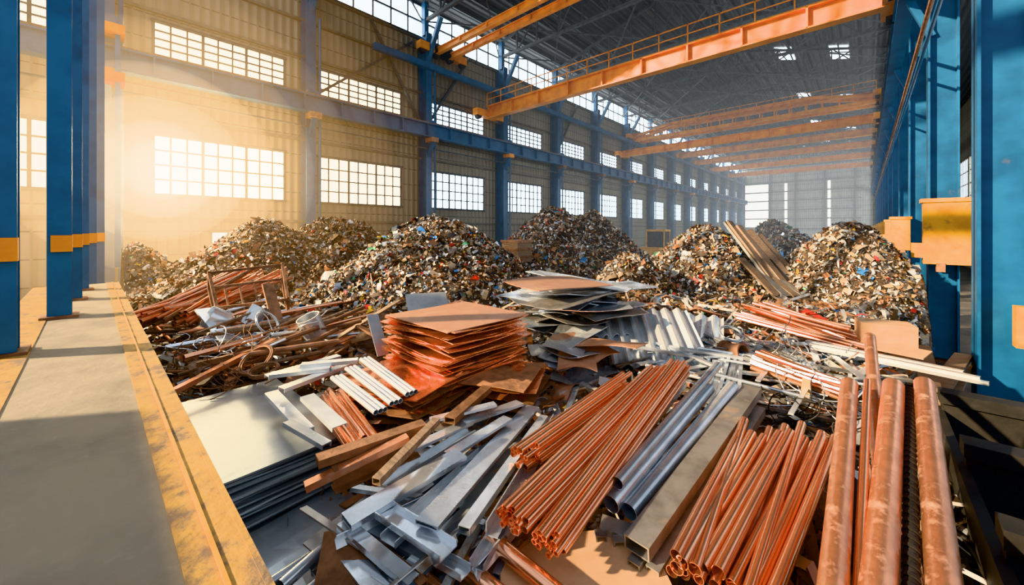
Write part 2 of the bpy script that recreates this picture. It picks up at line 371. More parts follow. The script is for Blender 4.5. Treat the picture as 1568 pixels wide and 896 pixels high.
# roof
RX=-11.; Z0=21.; Z1=24.6
b=MB('ceiling')
def rz(x): return Z0+(Z1-Z0)*(1-abs(x-RX)/13.)
for xa,xb in ((-24.4,RX),(RX,2.4)):
    b.add([(xa,7,rz(xa)),(xb,7,rz(xb)),(xb,YEND,rz(xb)),(xa,YEND,rz(xa)),(xa,7,rz(xa)+.1),(xb,7,rz(xb)+.1),(xb,YEND,rz(xb)+.1),(xa,YEND,rz(xa)+.1)],
          [(0,1,2,3),(4,7,6,5),(0,4,5,1),(1,5,6,2),(2,6,7,3),(3,7,4,0)],ROOFM,0)
b.add([(2.4,7,20.5),(9.2,7,20),(9.2,YEND,20),(2.4,YEND,20.5)],[(0,1,2,3)],ROOFM,0)
b.done(False)
b=MB('window_skylight')
for y in range(30,112,18):
    for x in (-7,-2.6):
        z=rz(x)-.06; dz=rz(x+1)-rz(x)
        b.add([(x,y,z),(x+1.4,y,z+1.4*dz),(x+1.4,y+1.6,z+1.4*dz),(x,y+1.6,z)],[(0,1,2,3)],GLASS,0)
        b.add([(x,y+2.2,z),(x+1.4,y+2.2,z+1.4*dz),(x+1.4,y+3.8,z+1.4*dz),(x,y+3.8,z)],[(0,1,2,3)],GLASS,0)
b.done(False)
for k,y in enumerate(COLS):
    if y<8: continue
    b=MB('roof_truss'); BC=19.6
    b.rect((-23.8,y,BC),(1.9,y,BC),.22,.22,TRUSS)
    b.rect((-23.8,y,rz(-23.8)-.3),(RX,y,Z1-.3),.2,.2,TRUSS); b.rect((RX,y,Z1-.3),(1.9,y,rz(1.9)-.3),.2,.2,TRUSS)
    n=12; xs=[-23.8+25.7*i/n for i in range(n+1)]
    for i in range(n+1):
        b.rect((xs[i],y,BC),(xs[i],y,rz(xs[i])-.3),.12,.12,TRUSS)
        if i<n:
            if i%2: b.rect((xs[i],y,BC),(xs[i+1],y,rz(xs[i+1])-.3),.1,.1,TRUSS)
            else: b.rect((xs[i],y,rz(xs[i])-.3),(xs[i+1],y,BC),.1,.1,TRUSS)
    if k<len(COLS)-1 and y+7.95<YEND:
        for i in range(0,n,3):
            b.rect((xs[i],y,BC+.1),(xs[i+3],y+7.95,BC+.1),.09,.09,TRUSS); b.rect((xs[i+3],y,BC+.1),(xs[i],y+7.95,BC+.1),.09,.09,TRUSS)
    b.done(False)
b=MB('roof_purlins')
for i in range(1,20):
    x=-24+26*i/20; b.box((x-.06,8,rz(x)-.25),(x+.06,YEND,rz(x)-.02),TRUSS)
b.done(False)
RC=[11.9+7.9*k for k in range(14)]
for k,y in enumerate(RC):
    b=MB('hall_column')
    x0,x1=1.6,2.32
    b.box((x0,y-.28,0),(x0+.05,y+.28,20.6),BLUE); b.box((x1-.05,y-.28,0),(x1,y+.28,20.6),BLUE); b.box((x0,y-.03,0),(x1,y+.03,20.6),BLUE)
    b.box((x0-.1,y-.4,0),(x1+.1,y+.4,.08),RUSTY)
    b.rect((x0+.1,y-.1,11.2),(x0-.5,y-.1,12.8),.2,.2,BLUE)
    if k==0:
        b.box((2.02,y-.55,2.35),(2.5,y-.3,3.1),YEL)
    else:
        xa=1.45 if k==1 else .95; xb=2.75 if k==1 else 1.62
        zb,zt=(3.35,5.5) if k==1 else (3.5,5.1)
        b.box((xa,y-.75,zb),(xb,y-.3,zt),YEL); b.box((xa-.06,y-.8,zt-.08),(xb+.06,y-.28,zt+.05),YEL); b.box((xa-.28,y-.7,zb+.2),(xa,y-.45,zb+.7),YEL)
        b.box((xa+.3,y-.78,zb-.25),(xa+.5,y-.5,zb+.05),RUSTY)
    b.done(False)
b=MB('runway_girder'); b.ibeam((1.1,8,13.05),(1.1,YEND,13.05),.5,.9,.06,BLUE); b.box((1.02,8,13.5),(1.18,YEND,13.62),RUSTY)
b.box((1.45,8,15.6),(1.6,YEND,15.75),ORANGE); b.tube((1.3,8,10.6),(1.3,YEND,10.6),.06,RUSTY,8,solid=True)
b.tube((1.3,8,9.9),(1.3,YEND,9.9),.05,BLUE,8,solid=True)
b.done()
def crane(y,z,h=1.0,w=.55,rail=True,taper=False,x0=-22.9,x1=.75):
    b=MB('overhead_crane')
    if taper:
        for dy in (0,1.4):
            pts=[(x0,z),(x0+5,z+.9),(x1-5,z+.9),(x1,z)]
            for (xa,za),(xb,zb) in zip(pts,pts[1:]): b.rect((xa,y+dy,za),(xb,y+dy,zb),.35,.3,ORANGE,var=0)
            b.rect((x0,y+dy,z-.5),(x1,y+dy,z-.5),.4,.35,ORANGE,var=0)
            n=18
            for i in range(n+1):
                x=x0+(x1-x0)*i/n; zt=z+min(.9,.18*(x-x0),.18*(x1-x)); b.rect((x,y+dy,z-.5),(x,y+dy,zt),.1,.1,ORANGE,var=0)
    else:
        b.ibeam((x0,y,z),(x1,y,z),w,h,.06,ORANGE)
        n=9
        for i in range(n+1):
            x=x0+.1+(x1-x0-.2)*i/n; b.box((x-.04,y-w/2,z-h/2+.02),(x+.04,y+w/2,z+h/2-.02),ORANGE)
    if rail:
        zt=z+h/2
        yy=y-w/2
        b.box((x0,yy-.02,zt+1.0),(x1,yy+.03,zt+1.06),ORANGE); b.box((x0,yy-.02,zt+.5),(x1,yy+.03,zt+.55),ORANGE)
        n=15
        for i in range(n+1):
            x=x0+(x1-x0)*i/n; b.box((x-.03,yy-.02,zt-.05),(x+.03,yy+.04,zt+1.06),ORANGE)
        b.box((x0,y-w/2,zt),(x1,y+w/2+.4,zt+.05),ORANGE)
    for x in (x0-.1,x1):
        b.box((x-.25,y-1.5,z-h*.45),(x+.3,y+1.5,z-h*.45+.55),ORANGE)
        for dy in (-1.2,1.2): b.tube((x-.1,y+dy,z-h*.45),(x+.2,y+dy,z-h*.45),.28,DARK,16,solid=True)
    return b.done()
crane(22.2,14.15); crane(46,14.2,.8,.5,False); crane(49,16.9,.7,.5,True,True)
crane(16.9,17.4,.45,.3,False); crane(18.1,17.4,.45,.3,False)
for y in (66,75,86,98): crane(y,16.8,.9,.6,False)
b=MB('upper_crane_runway'); 
b.box((A+1.0,12,15.9),(A+1.35,YEND,16.3),BLUE); b.box((1.2,12,15.9),(1.55,YEND,16.3),BLUE); b.done(False)

# walkway + unseen wall added behind the camera, cut to shade the near end
b=MB('walkway'); b.box((-17,-1.1,0),(1.2,.53,2.88),WALK,0)
b.box((-17,.29,2.88),(1.2,.545,2.895),STRIPE,0); b.box((-17,-1.1,2.88),(1.2,-.55,2.89),STRIPE,0)
b.box((-17.02,.53,2.55),(1.2,.56,2.9),STRIPE,0)
b.box((-17,.405,2.895),(1.2,.425,2.905),YEL,0); b.done(False)
b=MB('rear_shade_blocker'); b.box((-7.9,-4.2,0),(4,-4.,5.05),CLADX,0); b.done(False)
for x,y in ((-8.2,-.80),(-11,-.40),(-13.5,-.3),(-15.5,-.2),(-17.5,-.05),(-19.5,.15)):
    z0=2.88 if x>-17 else 0
    b=MB('gantry_column'); b.ibeam((x,y,z0),(x,y,20.5),.30,.30,.035,BLUE,roll=math.pi/2,up=(0,1,0))
    b.box((x-.24,y-.24,z0),(x+.24,y+.24,z0+.05),RUSTY); b.box((x+.08,y-.10,4.10),(x+.24,y+.16,4.40),ORANGE); b.done(False)
b=MB('gantry_beam'); b.ibeam((-24,-.35,14.5),(-6,-.6,14.5),.4,.7,.05,BLUE); b.done(False)

# ------------------------------------------------------------------ foreground metal
def bundle(name,near,far,n,spread,mat,flat=.7,rt=None,lj=.12,sf=None,solid=False,seg=12):
    b=MB(name); rt=rt or spread/math.sqrt(n)*.92; sf=sf or spread
    p0=S(*near);p1=S(*far); t=(p1-p0).normalized(); sd=t.cross(Vector((0,0,1))).normalized(); up=sd.cross(t)
    for k in range(n):
        q=math.sqrt((k+.3)/n); a=2.39996*k+.3; x=q*math.cos(a); y=q*math.sin(a)*flat
        j0=random.uniform(-lj,lj); j1=random.uniform(-lj,lj)*1.6
        b.tube(p0+sd*x*spread+up*y*spread+t*j0, p1+sd*x*sf+up*y*sf+t*j1, rt*random.uniform(.9,1.15),mat,seg,th=.18,solid=solid)
    return b.done()
bundle('copper_tube_bundle',(.0,2.85,2.36),(1.9,5.,2.66),20,.125,COPPER,sf=.15,lj=.06)
bundle('copper_tube_bundle',(.25,2.75,2.26),(2.18,5.05,2.70),20,.12,COPPER,sf=.145,lj=.06)
bundle('copper_tube_bundle',(.12,3.75,2.3),(1.45,5.0,2.5),20,.14,COPPER,sf=.15)
bundle('copper_tube_bundle',(-2.35,5.0,2.3),(-1.5,4.0,2.2),16,.16,COPPER)
bundle('copper_tube_bundle',(.3,4.2,2.1),(1.6,3.9,2.0),10,.12,COPPER)
b=MB('copper_pipe_fan')
for k in range(17):
    a=k/16
    n=Vector((1.10+.56*a+random.uniform(-.02,.02),2.66-.2*a+random.uniform(-.05,.05),2.27-.14*a+random.uniform(-.03,.03))); f=Vector((2.40+.98*a+random.uniform(-.05,.05),4.15+random.uniform(-.2,.2),2.34+random.uniform(-.05,.07)))
    if k%2: n.z-=.075; f.z-=.05; n.x-=.02
    b.tube(S(*n),S(*f),random.choice([.040,.034,.046]),COPPER,16,th=.12)
for k in range(9):
    a=k/8; b.tube(S(1.14+.62*a,2.75-.15*a,2.06),S(2.5+.9*a,4.2,2.16),.042,COPPER,14)
b.done()
b=MB('steel_pipe_set')
for n,f,r in (((.716,3.3,2.30),(2.25,5.1,2.46),.065),((.84,3.27,2.17),(2.55,5,2.44),.075),((.985,3.25,2.12),(2.86,5,2.46),.075),((.9,3.3,2.33),(2.85,5.35,2.62),.055)):
    b.tube(S(*n),S(*f),r,STEEL,24,th=.08)
b.done()
b=MB('box_section_beam'); b.rect(S(.93,2.88,2.12),S(3.12,5.0,2.42),.2,.11,STEEL_D,hollow=.012,var=.3)
b.rect(S(.9,2.85,1.99),S(3.0,4.9,2.25),.1,.1,STEEL_D,hollow=.012); b.rect(S(1.02,2.8,1.99),S(3.1,4.8,2.25),.1,.1,STEEL_D,hollow=.012); b.done()
b=MB('perforated_steel_channel'); b.chan(S(.75,3.25,2.05),S(1.35,3.0,2.02),.16,.08,.012,STEEL_D)
for i in range(4): b.rect(S(.72+.13*i,3.17-.055*i,2.0),S(.72+.13*i,3.1-.055*i,2.0),.09,.07,STEEL_D,hollow=.012)
b.done()
b=MB('brown_cardboard_plate'); b.sheet(S(.52,2.72,1.99),TH+.05,1.2,1.0,.02,CARD,warp=.02); b.done()
b=MB('large_copper_pipe')
b.tube(S(-.2,3.03,2.1),S(.52,2.35,2.08),.06,COPPER,24,th=.08); b.tube(S(-.42,2.9,2.02),S(.25,2.3,2.04),.065,COPPER,24,th=.08); b.tube(S(-.62,2.75,2.0),S(.05,2.25,2.0),.055,COPPER,24,th=.08); b.done()
def longpipe(name,n,f,r,mat,ext=.35):
    n=Vector(n);f=Vector(f); n=n+(n-f)*ext; b=MB(name); b.tube(S(*n),S(*f),r,mat,28,th=.08,segs=6,bend=.01); return b.done()
longpipe('aged_copper_pipe',(1.83,2.2,2.45),(3.50,4.0,2.9),.072,COPPER_OLD)
longpipe('copper_pipe',(1.98,2.2,2.44),(3.69,4.0,2.93),.03,COPPER)
longpipe('aged_copper_pipe',(2.09,2.2,2.46),(3.96,4.0,2.88),.086,COPPER_OLD)
longpipe('aged_copper_pipe',(2.47,2.2,2.46),(4.28,4.0,2.9),.080,COPPER_OLD)
longpipe('aged_copper_pipe',(2.9,3.0,2.35),(4.69,5.05,3.1),.06,COPPER_OLD,0)
b=MB('ribbed_black_hose'); n=Vector((2.28,2.2,2.44)); f=Vector((4.12,4.0,2.84)); n=n+(n-f)*.35
for k in range(90):
    a=k/90; c=n+(f-n)*a; e=n+(f-n)*(a+.008); b.tube(S(*c),S(*e),.043 if k%2 else .037,DARK,14,solid=True)
b.tube(S(*n),S(*f),.034,DARK,14); b.done()
b=MB('copper_pipe'); 
for k in range(5): b.tube(S(1.75+.13*k,2.0,1.9-.02*k),S(3.3+.14*k,3.9,2.1),.05,DARK if k%2 else COPPER_OLD,14)
b.done()
b=MB('steel_sheet_stack')
for k in range(32):
    z=.95+k*.0394; top=(k==31)
    b.sheet((-5.58+random.uniform(-.06,.06)*(0 if top else 1),1.38+random.uniform(-.04,.04)*(not top),z),random.uniform(-.02,.02),2.45,1.2,.02,STEEL_S,warp=.004 if top else .012,var=0 if top else None)
b.done(False)
b=MB('steel_sheet_stack')
for k in range(24): b.sheet((-3.75+random.uniform(-.08,.08),1.38+random.uniform(-.07,.07),.85+k*.034),random.uniform(-.1,.1)+.05,1.2,1.0,.018,STEEL_S if k%3 else STEEL_D,warp=.02)
b.done(False)
b=MB('copper_sheet_stack'); yaw=TH-.75
cs=S(-.93,6.45,0)
for k in range(30):
    z=2.12+k*.033; top=k>=29; j=.09*(1 if k<22 else .6)
    b.sheet((cs.x+random.uniform(-j,j),cs.y+random.uniform(-j,j),z+.02),yaw+random.uniform(-.09,.09)*(not top),1.65,1.7,.012,BROWN_PLATE if top else COPPER_SHEET,warp=.006 if top else .035,tx=random.uniform(-.015,.015))
b.done(False)
b=MB('copper_sheet_stack'); c2=S(-1.45,5.45,0)
for k in range(12): b.sheet((c2.x+random.uniform(-.12,.12),c2.y+random.uniform(-.12,.12),2.1+k*.032),yaw+.3+random.uniform(-.25,.25),1.3,1.1,.012,COPPER_SHEET if k%3 else RUSTY,warp=.04)
b.done(False)
b=MB('copper_sheet_stack'); c2=S(-.1,5.9,0)
for k in range(10): b.sheet((c2.x+random.uniform(-.12,.12),c2.y+random.uniform(-.12,.12),2.05+k*.035),yaw+.3+random.uniform(-.25,.25),1.0,1.1,.012,COPPER_SHEET if k%3 else RUSTY,warp=.04)
b.done(False)
b=MB('steel_sheet_pile'); c2=S(1.5,9.0,0)
for k in range(36): b.sheet((c2.x+random.uniform(-.6,.6),c2.y+random.uniform(-.7,.7),1.95+k*.035),random.uniform(0,3),random.uniform(1.5,2.7),random.uniform(.6,1.3),.014,random.choice([STEEL,STEEL_D,STEEL_L,STEEL]),warp=.05,tx=random.uniform(-.12,.12),ty=random.uniform(-.12,.12))
b.sheet(S(1.0,8.5,3.34),TH+.5,1.9,1.5,.015,BROWN_PLATE,warp=.03,tx=.03); b.sheet(S(1.6,9.3,3.3),TH-.6,2.6,.7,.015,STEEL_L,warp=.03,ty=.1)
b.done(False)
b=MB('steel_sheet_pile'); c2=S(1.25,6.9,0)
for k in range(18): b.sheet((c2.x+random.uniform(-.45,.45),c2.y+random.uniform(-.35,.35),1.85+k*.04),random.uniform(0,3),random.uniform(.9,1.8),random.uniform(.4,.8),.014,random.choice([STEEL,STEEL,STEEL_L,BROWN_PLATE]),warp=.04,tx=random.uniform(-.15,.15),ty=random.uniform(-.15,.15))
b.done(False)
b=MB('corrugated_steel_sheet'); b.sheet(S(2.75,7.6,2.42),TH-.12,1.8,1.7,.012,STEEL_L,tx=.45,corr=.05,waves=7); b.done()
b=MB('corrugated_steel_sheet'); b.sheet(S(3.6,8.1,2.32),TH-.5,1.5,1.6,.012,STEEL_L,tx=.35,corr=.045,waves=6); b.done()
b=MB('corrugated_steel_sheet'); b.sheet(S(2.2,8.3,2.6),TH+.25,1.6,1.3,.012,STEEL_L,tx=.3,corr=.045,waves=7); b.done()
b=MB('flat_steel_bar'); b.rect(S(-.64,2.88,2.29),S(.26,5.0,2.2),.2,.035,STEEL,hollow=.008); b.rect(S(-.36,2.88,2.25),S(.40,4.8,2.16),.1,.06,STEEL,hollow=.006)
b.angle(S(-.2,2.9,2.2),S(.5,4.7,2.15),.1,.01,STEEL); b.done()
b=MB('flat_steel_bar'); b.rect(S(-1.28,2.98,2.24),S(-.5,3.76,2.31),.19,.045,STEEL,hollow=.006); b.done()
b=MB('flat_steel_bar')
for (a,c,w) in (((-.62,3.76,2.3),(-.05,4.5,2.3),.13),((-1.0,3.84,2.32),(-.47,4.36,2.33),.12),((-.75,3.55,2.2),(-.1,4.2,2.22),.12),((-.55,4.3,2.35),(.1,4.9,2.3),.14),((-.9,4.25,2.4),(-.2,4.6,2.42),.1)): b.rect(S(*a),S(*c),w,.03,STEEL)
b.done()
b=MB('wide_steel_channel')
for (a,c,w,ro) in (((-.92,2.85,2.17),(-.28,3.95,2.2),.16,math.pi),((-.80,2.62,2.10),(-.30,3.35,2.14),.14,0),((-1.15,3.45,2.2),(-.45,4.3,2.24),.13,math.pi),((-.45,3.3,2.12),(.15,4.4,2.12),.15,0),((-.25,2.7,2.12),(.1,3.5,2.12),.12,math.pi)):
    b.chan(S(*a),S(*c),w,.05,.009,STEEL_L,roll=ro)
b.done()
b=MB('steel_strip_pile')
for k in range(70):
    r=random.uniform(-1.5,.1); d=random.uniform(2.75,4.2); L=random.uniform(.5,1.1); an=random.gauss(.85,.22) if k%3 else random.gauss(-.6,.3)
    z=2.0+random.uniform(-.12,.14); dx,dy=math.cos(an)*L/2,math.sin(an)*L/2; p=S(r-dx,d-dy,z+random.uniform(-.05,.05)); q=S(r+dx,d+dy,z+random.uniform(-.05,.08))
    if p.y<1.1 or q.y<1.1: continue
    kind=k%4; m=random.choice([STEEL,STEEL,STEEL_D,STEEL_L,RUSTY])
    if kind==0: b.rect(p,q,random.uniform(.05,.13),.015,m,roll=random.uniform(-.3,.3))
    elif kind==1: b.angle(p,q,random.uniform(.05,.09),.007,m,roll=random.uniform(0,1.5))
    elif kind==2: b.chan(p,q,random.uniform(.07,.13),.05,.007,m,roll=random.choice([math.pi,0]))
    else: b.rect(p,q,.06,.04,m,hollow=.005)
b.done()
b=MB('rusty_i_beam'); b.ibeam(S(-1.56,3.35,2.33),S(-.95,3.85,2.36),.14,.2,.018,RUSTY); b.done()
b=MB('rusty_beam'); b.rect(S(-1.7,3.36,2.48),S(-.9,3.95,2.5),.14,.07,RUSTY); b.rect(S(-1.72,3.2,2.36),S(-1.0,3.7,2.5),.09,.06,COPPER_OLD); b.done()
b=MB('rusty_beam'); b.rect(S(-1.1,3.12,2.46),S(-.78,4.0,2.52),.08,.06,WOOD,hollow=.008); b.done()
b=MB('rusty_beam'); b.rect(S(-.68,4.2,2.42),S(-.33,5.1,2.4),.13,.07,RUSTY,hollow=.008); b.rect(S(-.8,4.15,2.3),S(-.45,5.0,2.3),.12,.07,STEEL_D,hollow=.008); b.done()
b=MB('steel_channel'); b.chan(S(-1.05,3.12,2.22),S(-.44,2.68,2.24),.17,.05,.01,STEEL,roll=math.pi); b.chan(S(-1.34,3.05,2.2),S(-.66,2.58,2.16),.1,.05,.008,STEEL)
b.chan(S(-1.2,2.85,2.1),S(-.7,2.4,2.1),.14,.05,.01,STEEL); b.chan(S(-1.0,2.75,2.05),S(-.4,2.4,2.08),.12,.05,.01,STEEL,roll=math.pi); b.rect(S(-1.35,3.25,2.12),S(-.6,2.85,2.12),.2,.03,STEEL); b.done()
b=MB('rusty_plate'); b.sheet(S(-1.22,2.82,2.1),TH+.3,.36,.5,.05,RUSTY,tx=.15,warp=.01); b.done()
b=MB('steel_offcut_tubes')
for a,c,r in (((-1.62,2.7,2.0),(-1.42,3.1,2.02),.045),((-1.5,2.6,1.95),(-1.25,3.0,1.95),.05),((-1.8,2.8,1.9),(-1.5,3.2,1.9),.04),((-1.3,2.5,1.95),(-.9,2.3,2.0),.05)): b.tube(S(*a),S(*c),r,STEEL,18)
b.done()
b=MB('steel_channel')
for a,c,w in (((-3.37,5.29,2.5),(-2.74,6.1,2.52),.14),((-2.85,4.76,2.55),(-2.3,5.67,2.58),.14),((-3.1,4.96,2.42),(-2.18,4.1,2.38),.15),((-2.47,4.24,2.4),(-1.84,3.83,2.38),.1),((-2.53,4.76,2.46),(-1.83,4.1,2.42),.16),((-3.2,5.1,2.6),(-2.5,5.3,2.62),.13),((-2.9,5.3,2.66),(-2.2,5.5,2.66),.12)): b.chan(S(*a),S(*c),w,.05,.01,STEEL_L)
b.done()
b=MB('galvanised_trough')
for a,c in (((-2.29,5.03,2.58),(-1.45,4.25,2.5)),((-2.1,5.5,2.66),(-1.2,4.6,2.55)),((-2.2,5.25,2.62),(-1.33,4.42,2.52))):
    for k in (-1,0,1):
        o=Vector((.04*k,.036*k,0)); b.tube(S(*(Vector(a)+o)),S(*(Vector(c)+o)),.03,STEEL_L,12)
b.done()
b=MB('steel_strip')
b.rect(S(-2.5,6.9,2.98),S(-2.17,6.5,2.38),.2,.02,STEEL_L); b.rect(S(-6.43,8.0,2.85),S(-5.37,7.3,2.4),.26,.04,STEEL_L); b.rect(S(-5.39,8.5,3.3),S(-4.8,8.0,2.3),.22,.06,RUSTY)
b.rect(S(-2.9,7.2,2.7),S(-2.3,7.0,2.5),.1,.05,RUSTY); b.rect(S(-3.4,7.4,2.4),S(-2.4,8.2,3.0),.16,.03,WOOD)
b.rect(S(-4.5,5.12,2.35),S(-4.2,6.8,2.55),.09,.07,COPPER_OLD); b.rect(S(-4.9,6.0,2.4),S(-3.6,6.6,2.6),.08,.08,RUSTY)
b.sheet(S(-1.86,8.5,2.9),TH+.4,.9,.6,.015,STEEL_L,tx=.6); b.done(False)
b=MB('copper_rod_pile')
for k in range(60):
    o=random.uniform(-.6,.6); b.tube(S(-7.35+o+random.uniform(-.2,.2),8.2+o*.6+random.uniform(-.3,.3),2.45+random.uniform(0,.4)),S(-6.9+o*.8+random.uniform(-.5,.5),10.3+random.uniform(-.4,.6),3.0+random.uniform(-.1,.5)),random.uniform(.025,.05),random.choice([COPPER,COPPER_OLD,COPPER,RUSTY]),9)
b.done()
b=MB('rebar_pile')
for k in range(70):
    r=random.uniform(-6.2,-3.2); d=random.uniform(6.2,8.8); an=random.gauss(.75,.25); L=random.uniform(.7,1.5); z=2.35+random.uniform(-.15,.35)
    p=S(r-math.cos(an)*L/2,d-math.sin(an)*L/2,z); q=S(r+math.cos(an)*L/2,d+math.sin(an)*L/2,z+random.uniform(-.1,.3))
    if p.y>.8: b.tube(p,q,random.uniform(.015,.045),random.choice([COPPER,RUSTY,COPPER_OLD,WOOD,STEEL]),8)
b.done()
b=MB('copper_rod_pile')
for k in range(30):
    o=random.uniform(-.6,.6); b.tube(S(5.8+o,9.3+o*.5,2.55+random.uniform(-.15,.2)),S(6.9+o*.4+random.uniform(-.2,.2),7.9+o+random.uniform(-.2,.2),2.2+random.uniform(-.05,.25)),random.uniform(.03,.045),COPPER if k%3 else COPPER_OLD,9)
b.done()
b=MB('copper_rod_pile')
for k in range(26):
    o=random.uniform(-.3,.3); b.tube(S(4.2+o,6.6+o,2.3+random.uniform(-.1,.12)),S(4.8+o*.5,5.4+o*.5,2.18+random.uniform(-.05,.15)),.035,COPPER if k%3 else RUSTY,9)
b.done()
b=MB('steel_bar_pile')
for k in range(36):
    o=random.uniform(-.6,.6); p=random.uniform(-.3,.3)
    b.rect(S(4.3+o+p,8.8+p,2.15+random.uniform(0,.25)),S(4.6+o,6.4+p,2.05+random.uniform(0,.2)),random.uniform(.04,.10),.03,random.choice([STEEL,STEEL_D,STEEL_L,STEEL]))
for k in range(12):
    o=k*.05; b.rect(S(3.86+o*.7,7.1,2.2+.03*(k%3)),S(2.5+o,5.2,2.12+.04*(k%2)),.05,.04,STEEL)
b.done()
b=MB('aluminium_profile_pile')
for k in range(110):
    r=random.uniform(2.2,6.6); d=random.uniform(5.3,9.5); L=random.uniform(.8,2.0); an=random.gauss(-.55,.3) if k%3 else random.gauss(.8,.3)
    z=2.1+random.uniform(-.1,.15); dx,dy=math.cos(an)*L/2,math.sin(an)*L/2; p=S(r-dx,d-dy,z+random.uniform(0,.12)); q=S(r+dx,d+dy,z)
    if max(p.x,q.x)>.6: continue
    m=random.choice([STEEL_L,STEEL,STEEL_L,STEEL_D])
    if k%3==0: b.rect(p,q,random.uniform(.05,.12),.02,m)
    elif k%3==1: b.chan(p,q,random.uniform(.06,.12),.04,.006,m,roll=random.choice([0,math.pi]))
    else: b.tube(p,q,random.uniform(.02,.04),m,10)
b.done()
b=MB('steel_long_profile')
for k in range(5): b.rect(S(5.6+.05*k,7.2+.1*k,2.3+.03*(k%2)),S(6.75+.02*k,5.45+.12*k,2.32+.03*(k%2)),.09,.05,STEEL_L,hollow=.006)
b.done()
b=MB('cardboard_box'); M0=S(7.35,7.6,0); b.sheet((M0.x,M0.y,2.68),.2,.8,.55,.6,CARD,nx=2,ny=2); b.sheet((M0.x+.1,M0.y-.5,2.3),-.3,.9,.5,.02,CARD,nx=2,ny=2,tx=.1); b.done(False)
b=MB('timber_plank_stack')
for k in range(5): b.rect((.75+.04*k,8.9,2.0-.1*k),(1.5,12.2,2.0-.1*k) if k%2 else (.9,12.0,2.0-.1*k),.25,.07,WOOD)
b.done(False)
b=MB('leaning_beams')
for k in range(13):
    a=k/12; b.rect(S(9.0+1.25*a,16.2-.6*a,4.80-.75*a+.12*math.sin(k*2.)),S(9.5+1.7*a,13.6+.5*a,2.2-.1*a),.30,.09,[STEEL_D,WOOD,DARK][k%3],roll=random.uniform(-.4,.4),hollow=.012)
for k in range(5): b.rect(S(8.8+.28*k,14.8,3.4-.15*k),S(9.1+.33*k,13.2,2.2),.28,.08,[WOOD,STEEL_D][k%2],hollow=.012)
b.done(False)
b=MB('rusty_steel_frame'); 
P=[S(-7.0,8.9,3.15),S(-5.6,9.4,3.3),S(-5.0,8.6,2.6),S(-6.2,8.1,2.5)]
for o in (0,.35):
    for i in range(4): b.rect(P[i]+Vector((0,0,o)),P[(i+1)%4]+Vector((0,0,o)),.06,.06,RUSTY)
for i in range(4): b.rect(P[i],P[i]+Vector((0,0,.4)),.06,.06,RUSTY)
for k in range(1,5): b.rect(P[0].lerp(P[1],k/5),P[3].lerp(P[2],k/5),.035,.035,RUSTY)
b.done(False)
def curveobj(name,splines,rad,mat):
    cu=bpy.data.curves.new(name,'CURVE'); cu.dimensions='3D'; cu.bevel_depth=rad; cu.bevel_resolution=1
    for pts in splines:
        sp=cu.splines.new('POLY'); sp.points.add(len(pts)-1)
        for q,p in zip(sp.points,pts): q.co=(*p,1)
    cu.materials.append(mat); o=bpy.data.objects.new(name,cu); scene.collection.objects.link(o); return o
def coil(c,R,turns,mat,tilt,rad=.012):
    M=Matrix.Rotation(random.uniform(0,3),3,'Z')@Matrix.Rotation(tilt,3,'X'); pts=[]
    for k in range(turns*20):
        a=k/20*2*math.pi; rr=R*(1+.06*math.sin(k*.37)); pts.append(Vector(c)+M@Vector((rr*math.cos(a),rr*math.sin(a),.02*math.sin(k*.11)+.004*k/20)))
    return pts
for mat,rad,cs_ in ((RUSTY,.014,[(-3.9,5.9,2.4,.24),(-3.6,5.6,2.35,.18),(-4.3,6.3,2.35,.2)]),(DARK,.012,[(-3.75,6.3,2.35,.17)]),(STEEL,.010,[(4.2,7.4,2.4,.2),(-4.7,7.4,2.6,.25)])):
    curveobj('wire_coil',[coil(S(r,d,z+.1),R,6,mat,random.uniform(.2,1.)) for r,d,z,R in cs_],rad,mat)
def tangle(name,c,ext,n,rad,mat):
    sp=[]
    for k in range(n):
        p=Vector(c)+Vector((random.uniform(-1,1)*ext[0],random.uniform(-1,1)*ext[1],random.uniform(0,ext[2]))); v=Vector((random.gauss(0,1),random.gauss(0,1),random.gauss(0,.3))).normalized()
        ax=Vector((random.gauss(0,.4),random.gauss(0,.4),1)).normalized(); w=random.uniform(-.4,.4); pts=[]
        for s in range(16):
            pts.append(p.copy()); p=p+v*.05; v=(Matrix.Rotation(w+random.uniform(-.2,.2),3,ax)@v); v.z+=random.uniform(-.08,.08); v.normalize()
        sp.append(pts)
    return curveobj(name,sp,rad,mat)
TN='tangled_wire'
tangle(TN,S(-4.5,6.4,2.0),(1.1,.6,.3),70,.007,RUSTY); tangle(TN,S(-5,7.4,2.2),(1.2,.9,.35),60,.009,STEEL)
tangle(TN,S(4.9,7.2,2.0),(.7,.6,.3),60,.009,STEEL_D); tangle(TN,S(3.9,4.9,1.8),(.5,.6,.3),70,.008,DARK); tangle(TN,S(4.4,5.6,1.85),(.4,.5,.3),40,.010,STEEL)
b=MB('crushed_bucket')
for r,d,R,tx in ((-5.9,8.0,.22,1.),(-5.4,7.9,.18,-.6),(-3.6,7.1,.2,.4)):
    c=S(r,d,2.55); M=Matrix.Rotation(tx,3,'X')@Vector((0,0,1)); b.tube(c,c+M*.4,R,STEEL_L,20,th=.05)
b.done()
b=MB('flanged_fitting'); c=S(4.0,7.25,2.2); b.tube(c,c+S(.15,-.35,.1),.16,RUSTY,20,th=.2); b.tube(c,c+S(.02,-.05,.01),.22,RUSTY,20,th=.4); b.done()
